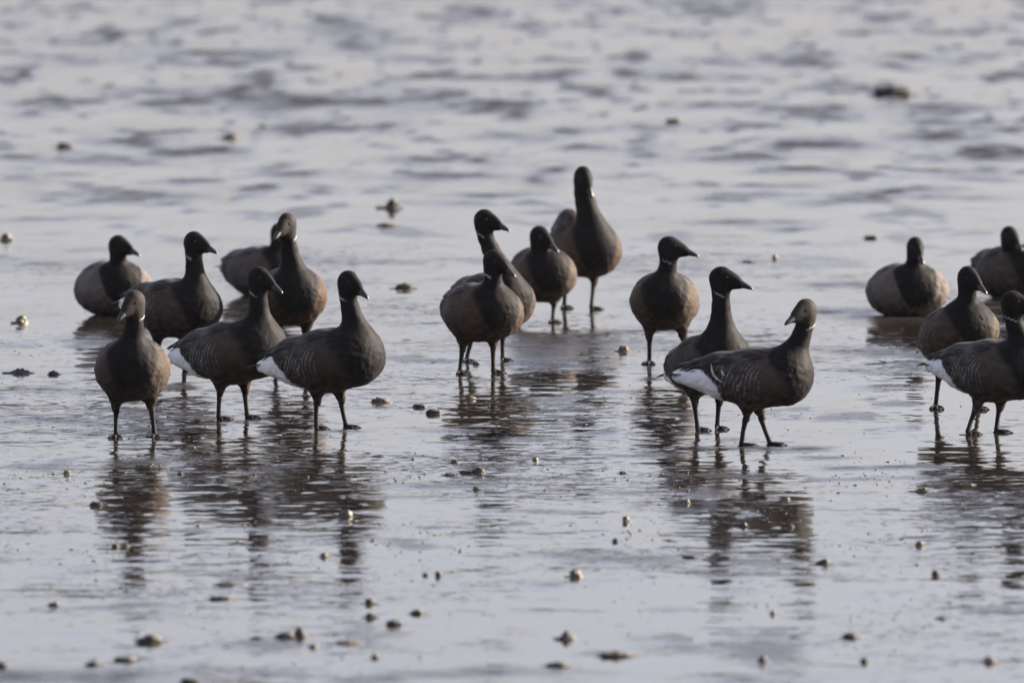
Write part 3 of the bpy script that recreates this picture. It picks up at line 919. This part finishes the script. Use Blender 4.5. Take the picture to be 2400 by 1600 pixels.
LUMPS = [
 # px, py (base), width, height, kind, name, category, label
 (2050, 219, 70, 24, 'mound', 'mud_mound', 'mud mound', 'largest dark mound of mud, alone far off at upper right'),
 (1548, 283, 34, 12, 'pebble', 'stone', 'stone', 'small dark blurred stone far off above the goose in sharp profile'),
 (530, 318, 42, 17, 'cast', 'mud_lump', 'mud lump', 'dark lump far off at upper left beside a smaller dark dot'),
 (605, 292, 20, 8, 'pebble', 'stone', 'stone', 'tiny dark stone just right of the far dark lump at upper left'),
 (147, 340, 30, 14, 'olive', 'mud_lump', 'mud lump', 'dim olive lump far off near the left edge'),
 (900, 478, 36, 26, 'cast', 'mud_heap', 'mud heap', 'small peaked heap of mud above the flat tan stone, mid left'),
 (890, 521, 40, 10, 'olive', 'stone', 'stone', 'flat tan stone just below the small peaked mud heap'),
 (928, 663, 34, 14, 'olive', 'mud_lump', 'mud lump', 'double green brown lump right of the black-headed goose in profile'),
 (15, 551, 26, 20, 'pale', 'shell', 'shell', 'pale yellowish shell at the left edge, farther than the resting goose'),
 (48, 742, 28, 24, 'castpale', 'shell', 'shell', 'pale knobbly clump of shell at left, nearer than the sky-tinted resting goose'),
 (45, 856, 40, 15, 'cast', 'worm_cast', 'worm cast', 'dark crumbly worm cast at the left edge beside a round dark stone'),
 (122, 860, 20, 10, 'pebble', 'stone', 'stone', 'round dark stone just right of the crumbly worm cast at left'),
 (1432, 807, 22, 16, 'rust', 'stone', 'stone', 'rusty red sunlit stone left of the goose in sharp profile'),
 (873, 924, 32, 13, 'rust', 'stone', 'stone', 'brown sunlit stone by the feet of the goose with white wedge tail'),
 (965, 936, 30, 10, 'pebble', 'stone', 'stone', 'dark flat stone, left of two lying side by side mid picture'),
 (996, 950, 28, 12, 'pebble', 'stone', 'stone', 'dark green black stone, right of two lying side by side mid picture'),
 (340, 1074, 64, 17, 'cast', 'worm_cast', 'worm cast', 'dark crumbly worm cast below the feet of the sheen-headed goose at left'),
 (153, 1088, 18, 13, 'pale', 'shell', 'shell', 'small pale shell glinting left of the worm cast below the goose feet'),
 (1098, 1087, 26, 17, 'olive', 'stone', 'stone', 'round dark stone at the right end of a short flat lump, mid foreground'),
 (1074, 1087, 32, 9, 'pebble', 'mud_lump', 'mud lump', 'short flat black lump touching the round dark stone, mid foreground'),
 (1045, 1062, 22, 11, 'cast', 'worm_cast', 'worm cast', 'small worm cast just above the flat black lump with the round stone'),
 (1034, 1090, 24, 9, 'cast', 'mud_lump', 'mud lump', 'crumbly dark lump left of the flat black lump with the round stone'),
 (1095, 1124, 18, 12, 'cast', 'mud_lump', 'mud lump', 'ragged dark lump just below the round stone mid foreground'),
 (1230, 1057, 16, 9, 'pale', 'shell', 'shell', 'small pale shell right of the round dark stone, mid foreground'),
 (220, 1161, 24, 11, 'pebble', 'mud_lump', 'mud lump', 'dark pointed lump at the left edge of a goose reflection'),
 (795, 1186, 32, 22, 'pale', 'shell', 'shell', 'largest pale shell, lying in the reflection of the white-wedge goose'),
 (290, 1255, 12, 13, 'pale', 'shell', 'shell', 'small pale shell in a goose reflection, right of a dark speck'),
 (266, 1256, 16, 10, 'pebble', 'stone', 'stone', 'dark small stone left of the pale shell in the left reflection'),
 (745, 1278, 18, 14, 'pale', 'shell', 'shell', 'small round pale shell alone below the white-wedge goose reflection'),
 (1438, 1197, 18, 17, 'pale', 'shell', 'shell', 'round yellowish shell standing alone, lower middle right'),
 (1322, 1325, 26, 20, 'half', 'stone', 'stone', 'round stone half dark, half sunlit cream, lower middle'),
 (1578, 1155, 14, 12, 'pale', 'shell', 'shell', 'tiny pale shell by the reflection of the nearest goose'),
 (1707, 1209, 16, 12, 'pebble', 'stone', 'stone', 'round black stone under the reflection of the nearest goose'),
 (1888, 1296, 30, 13, 'wedge', 'stone', 'stone', 'wedge-shaped black stone with sharp point, lower right'),
 (1585, 1280, 34, 7, 'pebble', 'mud_lump', 'mud lump', 'flat black sliver of mud left of the nearest goose reflection tip'),
 (2112, 1252, 18, 12, 'rust', 'stone', 'stone', 'brownish stone at lower right, upper of two with a tan one below'),
 (2150, 1321, 20, 13, 'olive', 'stone', 'stone', 'tan stone at lower right, lower of two with a brownish one above'),
 (2223, 1113, 22, 9, 'cast', 'mud_lump', 'mud lump', 'dark lump in the reflection of the goose cut by the edge'),
 (2120, 1128, 34, 12, 'cast', 'worm_cast', 'worm cast', 'crumbly black cast left of the reflection at the right edge'),
 (520, 1342, 44, 12, 'cast', 'mud_lump', 'mud lump', 'dark two-humped lump in the lower left above a flat tan one'),
 (508, 1376, 44, 9, 'olive', 'mud_lump', 'mud lump', 'flat tan lump right below the two-humped dark lump'),
 (345, 1474, 46, 19, 'olive', 'mud_lump', 'mud lump', 'thick dark olive lump, lower left, alone'),
 (288, 1516, 42, 11, 'olive', 'mud_lump', 'mud lump', 'low tan lump near the bottom left, below the thick olive lump'),
 (215, 1526, 28, 10, 'pebble', 'mud_lump', 'mud lump', 'low dark lump near the bottom left corner'),
 (125, 1390, 24, 9, 'pebble', 'mud_lump', 'mud lump', 'dark lump with a small peak behind it, lower left'),
 (688, 1462, 34, 27, 'olivecast', 'mud_heap', 'mud heap', 'tall olive heap of mud, lower left of centre, with dark lump at its foot'),
 (655, 1463, 38, 13, 'pebble', 'mud_lump', 'mud lump', 'dark lump leaning on the foot of the tall olive heap'),
 (720, 1485, 22, 14, 'cast', 'mud_lump', 'mud lump', 'small dark lump just below the tall olive heap'),
 (592, 1467, 36, 11, 'cast', 'mud_lump', 'mud lump', 'flat crumbly lump left of the tall olive heap'),
 (800, 1478, 62, 18, 'rustcast', 'mud_heap', 'mud heap', 'long reddish brown heap of mud, bottom left of centre'),
 (851, 1418, 26, 18, 'cast', 'mud_lump', 'mud lump', 'four-pronged dark lump above the long reddish heap'),
 (850, 1386, 24, 14, 'olive', 'stone', 'stone', 'rough olive stone above the four-pronged dark lump'),
 (906, 1434, 32, 12, 'pebble', 'mud_lump', 'mud lump', 'tilted dark lump right of the four-pronged lump'),
 (960, 1409, 26, 11, 'pebble', 'mud_lump', 'mud lump', 'pointed grey lump between the olive stone and bare mud'),
 (1007, 1322, 14, 12, 'pebble', 'stone', 'stone', 'larger right-hand one of two dark dots, lower middle'),
 (978, 1322, 12, 8, 'pebble', 'stone', 'stone', 'smaller left-hand one of two dark dots, lower middle'),
 (1302, 1467, 38, 25, 'cast', 'worm_cast', 'worm cast', 'blackest double-headed worm cast, bottom centre'),
 (1415, 1506, 62, 13, 'olive', 'mud_lump', 'mud lump', 'long low olive lump right of the black double-headed cast'),
 (1282, 1530, 46, 12, 'pebble', 'mud_lump', 'mud lump', 'flat dark lump below the black double-headed cast'),
 (862, 1510, 20, 13, 'pale', 'shell', 'shell', 'pale cream shell near the bottom, below the long reddish heap'),
 (1752, 1518, 18, 16, 'pebble', 'stone', 'stone', 'round black stone near the bottom, right of centre'),
 (1985, 1519, 16, 12, 'pebble', 'stone', 'stone', 'round dark stone near the bottom between two larger ones'),
 (2273, 1520, 30, 20, 'rustcast', 'mud_lump', 'mud lump', 'big dark brown lump in the bottom right corner'),
 (1776, 1409, 14, 12, 'pale', 'shell', 'shell', 'small cream shell in the lower right, alone on bare mud'),
 (1413, 1244, 12, 10, 'pebble', 'stone', 'stone', 'tiny black stone above the grey streak, lower middle right'),
 (2165, 1420, 24, 10, 'cast', 'mud_lump', 'mud lump', 'crumbly dark lump lower right above a smaller dot'),
 (1952, 1463, 26, 12, 'pebble', 'mud_lump', 'mud lump', 'tilted dark lump lower right, left of a smaller dot'),
 (2050, 1587, 60, 14, 'olive', 'mud_lump', 'mud lump', 'wide dark lump at the very bottom edge, right'),
 (435, 1567, 34, 14, 'olive', 'mud_lump', 'mud lump', 'dark olive lump at the very bottom edge, left'),
 (5, 1532, 26, 15, 'pebble', 'mud_lump', 'mud lump', 'dark round lump cut by the bottom left edge'),
 (2000, 548, 26, 9, 'pebble', 'stone', 'stone', 'dark flat stone left of the sky-tinted lying goose'),
 (2398, 1385, 20, 8, 'pebble', 'stone', 'stone', 'dark stone'),
 (1430, 1086, 14, 5, 'pebble', 'stone', 'stone', 'thin dark stone on the streak below the middle'),
 (1093, 838, 14, 8, 'pebble', 'stone', 'stone', 'dark pebble between the legs of the plump goose'),
 (1808, 1147, 12, 8, 'pale', 'shell', 'shell', 'tiny white shell in the dark reflection of the nearest goose'),
 (1815, 1210, 16, 8, 'olive', 'stone', 'stone', 'olive stone in the head reflection of the nearest goose'),
 (1080, 917, 20, 9, 'rust', 'stone', 'stone', 'small sunlit brown stone below the feet of the plump goose'),
 (413, 1089, 12, 6, 'pebble', 'stone', 'stone', 'tiny dark stone right of the crumbly cast below goose feet'),
 (1720, 603, 26, 6, 'pebble', 'mud_lump', 'mud lump', 'flat grey sliver of mud above the bill of the rear black-headed goose'),
 (1780, 596, 12, 12, 'pebble', 'stone', 'stone', 'grey round stone right of the flat sliver above the black-headed goose'),
]
LUMPS = [l for l in LUMPS if l[0] < 2352]
MATK = {'mound': M_LUMP, 'pebble': M_LUMP, 'cast': M_LUMP, 'wedge': M_LUMP, 'olive': M_OLIVE, 'olivecast': M_OLIVE, 'pale': M_PALE, 'castpale': M_PALE, 'half': M_PALE, 'rust': M_RUST, 'rustcast': M_RUST}
rl = random.Random(5)

def make_lump(i, px, py, w, h, kind, name, cat, label=None, group=None):
    p = ground(px * FX, py * FX); p.z = 0
    sc = FX / px_per_m(py * FX)
    if kind == 'pale': w, h = w * 0.85, h * 0.85
    W, H = w * sc * (0.56 if h < 0.5 * w else 0.5), h * sc * 0.92
    Dp = W * 0.75
    parts = []
    if 'cast' in kind:
        n = 5 + int(W / 0.008)
        n = min(n, 14)
        # one heap of coils and crumbs: a base with knobs grown out of it
        parts.append(blob((0, 0, 0.0), (W * 0.95, Dp * 0.8, H * 0.45), i, 0.35, 2.0, ICO3))
        for q in range(n):
            a = rl.uniform(0, 6.283); r = rl.random() ** 0.7
            x, y = W * 0.8 * r * math.cos(a), Dp * 0.7 * r * math.sin(a)
            rr = H * rl.uniform(0.18, 0.36)
            parts.append(blob((x, y, H * (0.62 - 0.5 * r) * rl.uniform(0.6, 1.1)), (rr * 1.3, rr, rr * 0.95), i + q, 0.35, 1.8))
    elif kind == 'wedge':
        v, f = blob((0, 0, H * 0.35), (W, Dp * 0.6, H * 0.6), i, 0.15, 1.2, ICO3)
        v = [(x, y * (1 + 0.55 * x / W), z * (1 + 0.5 * x / W)) for x, y, z in v]
        parts.append((v, f))
    else:
        flat = 0.5 if h < 0.5 * w else 0.56
        parts.append(blob((0, 0, H * (1 - flat) * 0.75), (W, Dp, H * flat * 1.05), i, 0.52, 1.8, ICO3))
        if kind in ('mound', 'olive') or w > 30:
            parts.append(blob((W * 0.35, -Dp * 0.1, H * 0.25), (W * 0.5, Dp * 0.5, H * 0.45), i + 3, 0.35, 1.8))
    # skirt of slumped mud round its foot
    parts.append(blob((W * rl.uniform(-.3, .3), 0, -H * 0.02), (W * rl.uniform(1.3, 1.8), Dp * 1.5, H * 0.20), i + 40, 0.5, 1.6, ICO3))
    V, Fc = merge(parts)
    o = link(name, py_mesh(name, V, Fc), MATK[kind])
    o.location = p
    tag(o, label, cat, group)
    return o

for i, l in enumerate(LUMPS):
    make_lump(i, *l, group={'stone': 'stones lying on the mudflat', 'shell': 'pale shells on the mudflat'}.get(l[6], 'lumps of mud on the flat'))

# crumbs of mud nobody could count
def crumbs():
    V, Fc = [], []
    bv, bf = ico(1)
    n = 0
    while n < 2600:
        px = rl.uniform(-60, 2460); py = rl.triangular(700, 1640, 1250)
        if pn2(np.array([px / 260.0]), np.array([py / 60.0]), 31)[0] < rl.uniform(-0.25, 0.55): continue
        p = ground(px, py)
        r = 0.0009 + 0.0018 * rl.random() ** 4 + (0.002 if rl.random() < 0.02 else 0)
        o = len(V)
        d = 1 + 0.4 * pn3(bv * 1.7, n % 97)
        w = bv * d[:, None] * np.array([r * rl.uniform(1, 3.0), r * rl.uniform(1, 3), r * rl.uniform(.5, .9)]) + np.array([p.x, p.y, r * 0.15])
        V += w.tolist(); Fc += [[a + o for a in f] for f in bf]
        n += 1
    o = link('mud_crumbs', py_mesh('mud_crumbs', V, Fc), M_LUMP)
    tag(o, 'tiny dark crumbs of mud strewn over the wet flat', 'mud crumbs', kind='stuff')
crumbs()
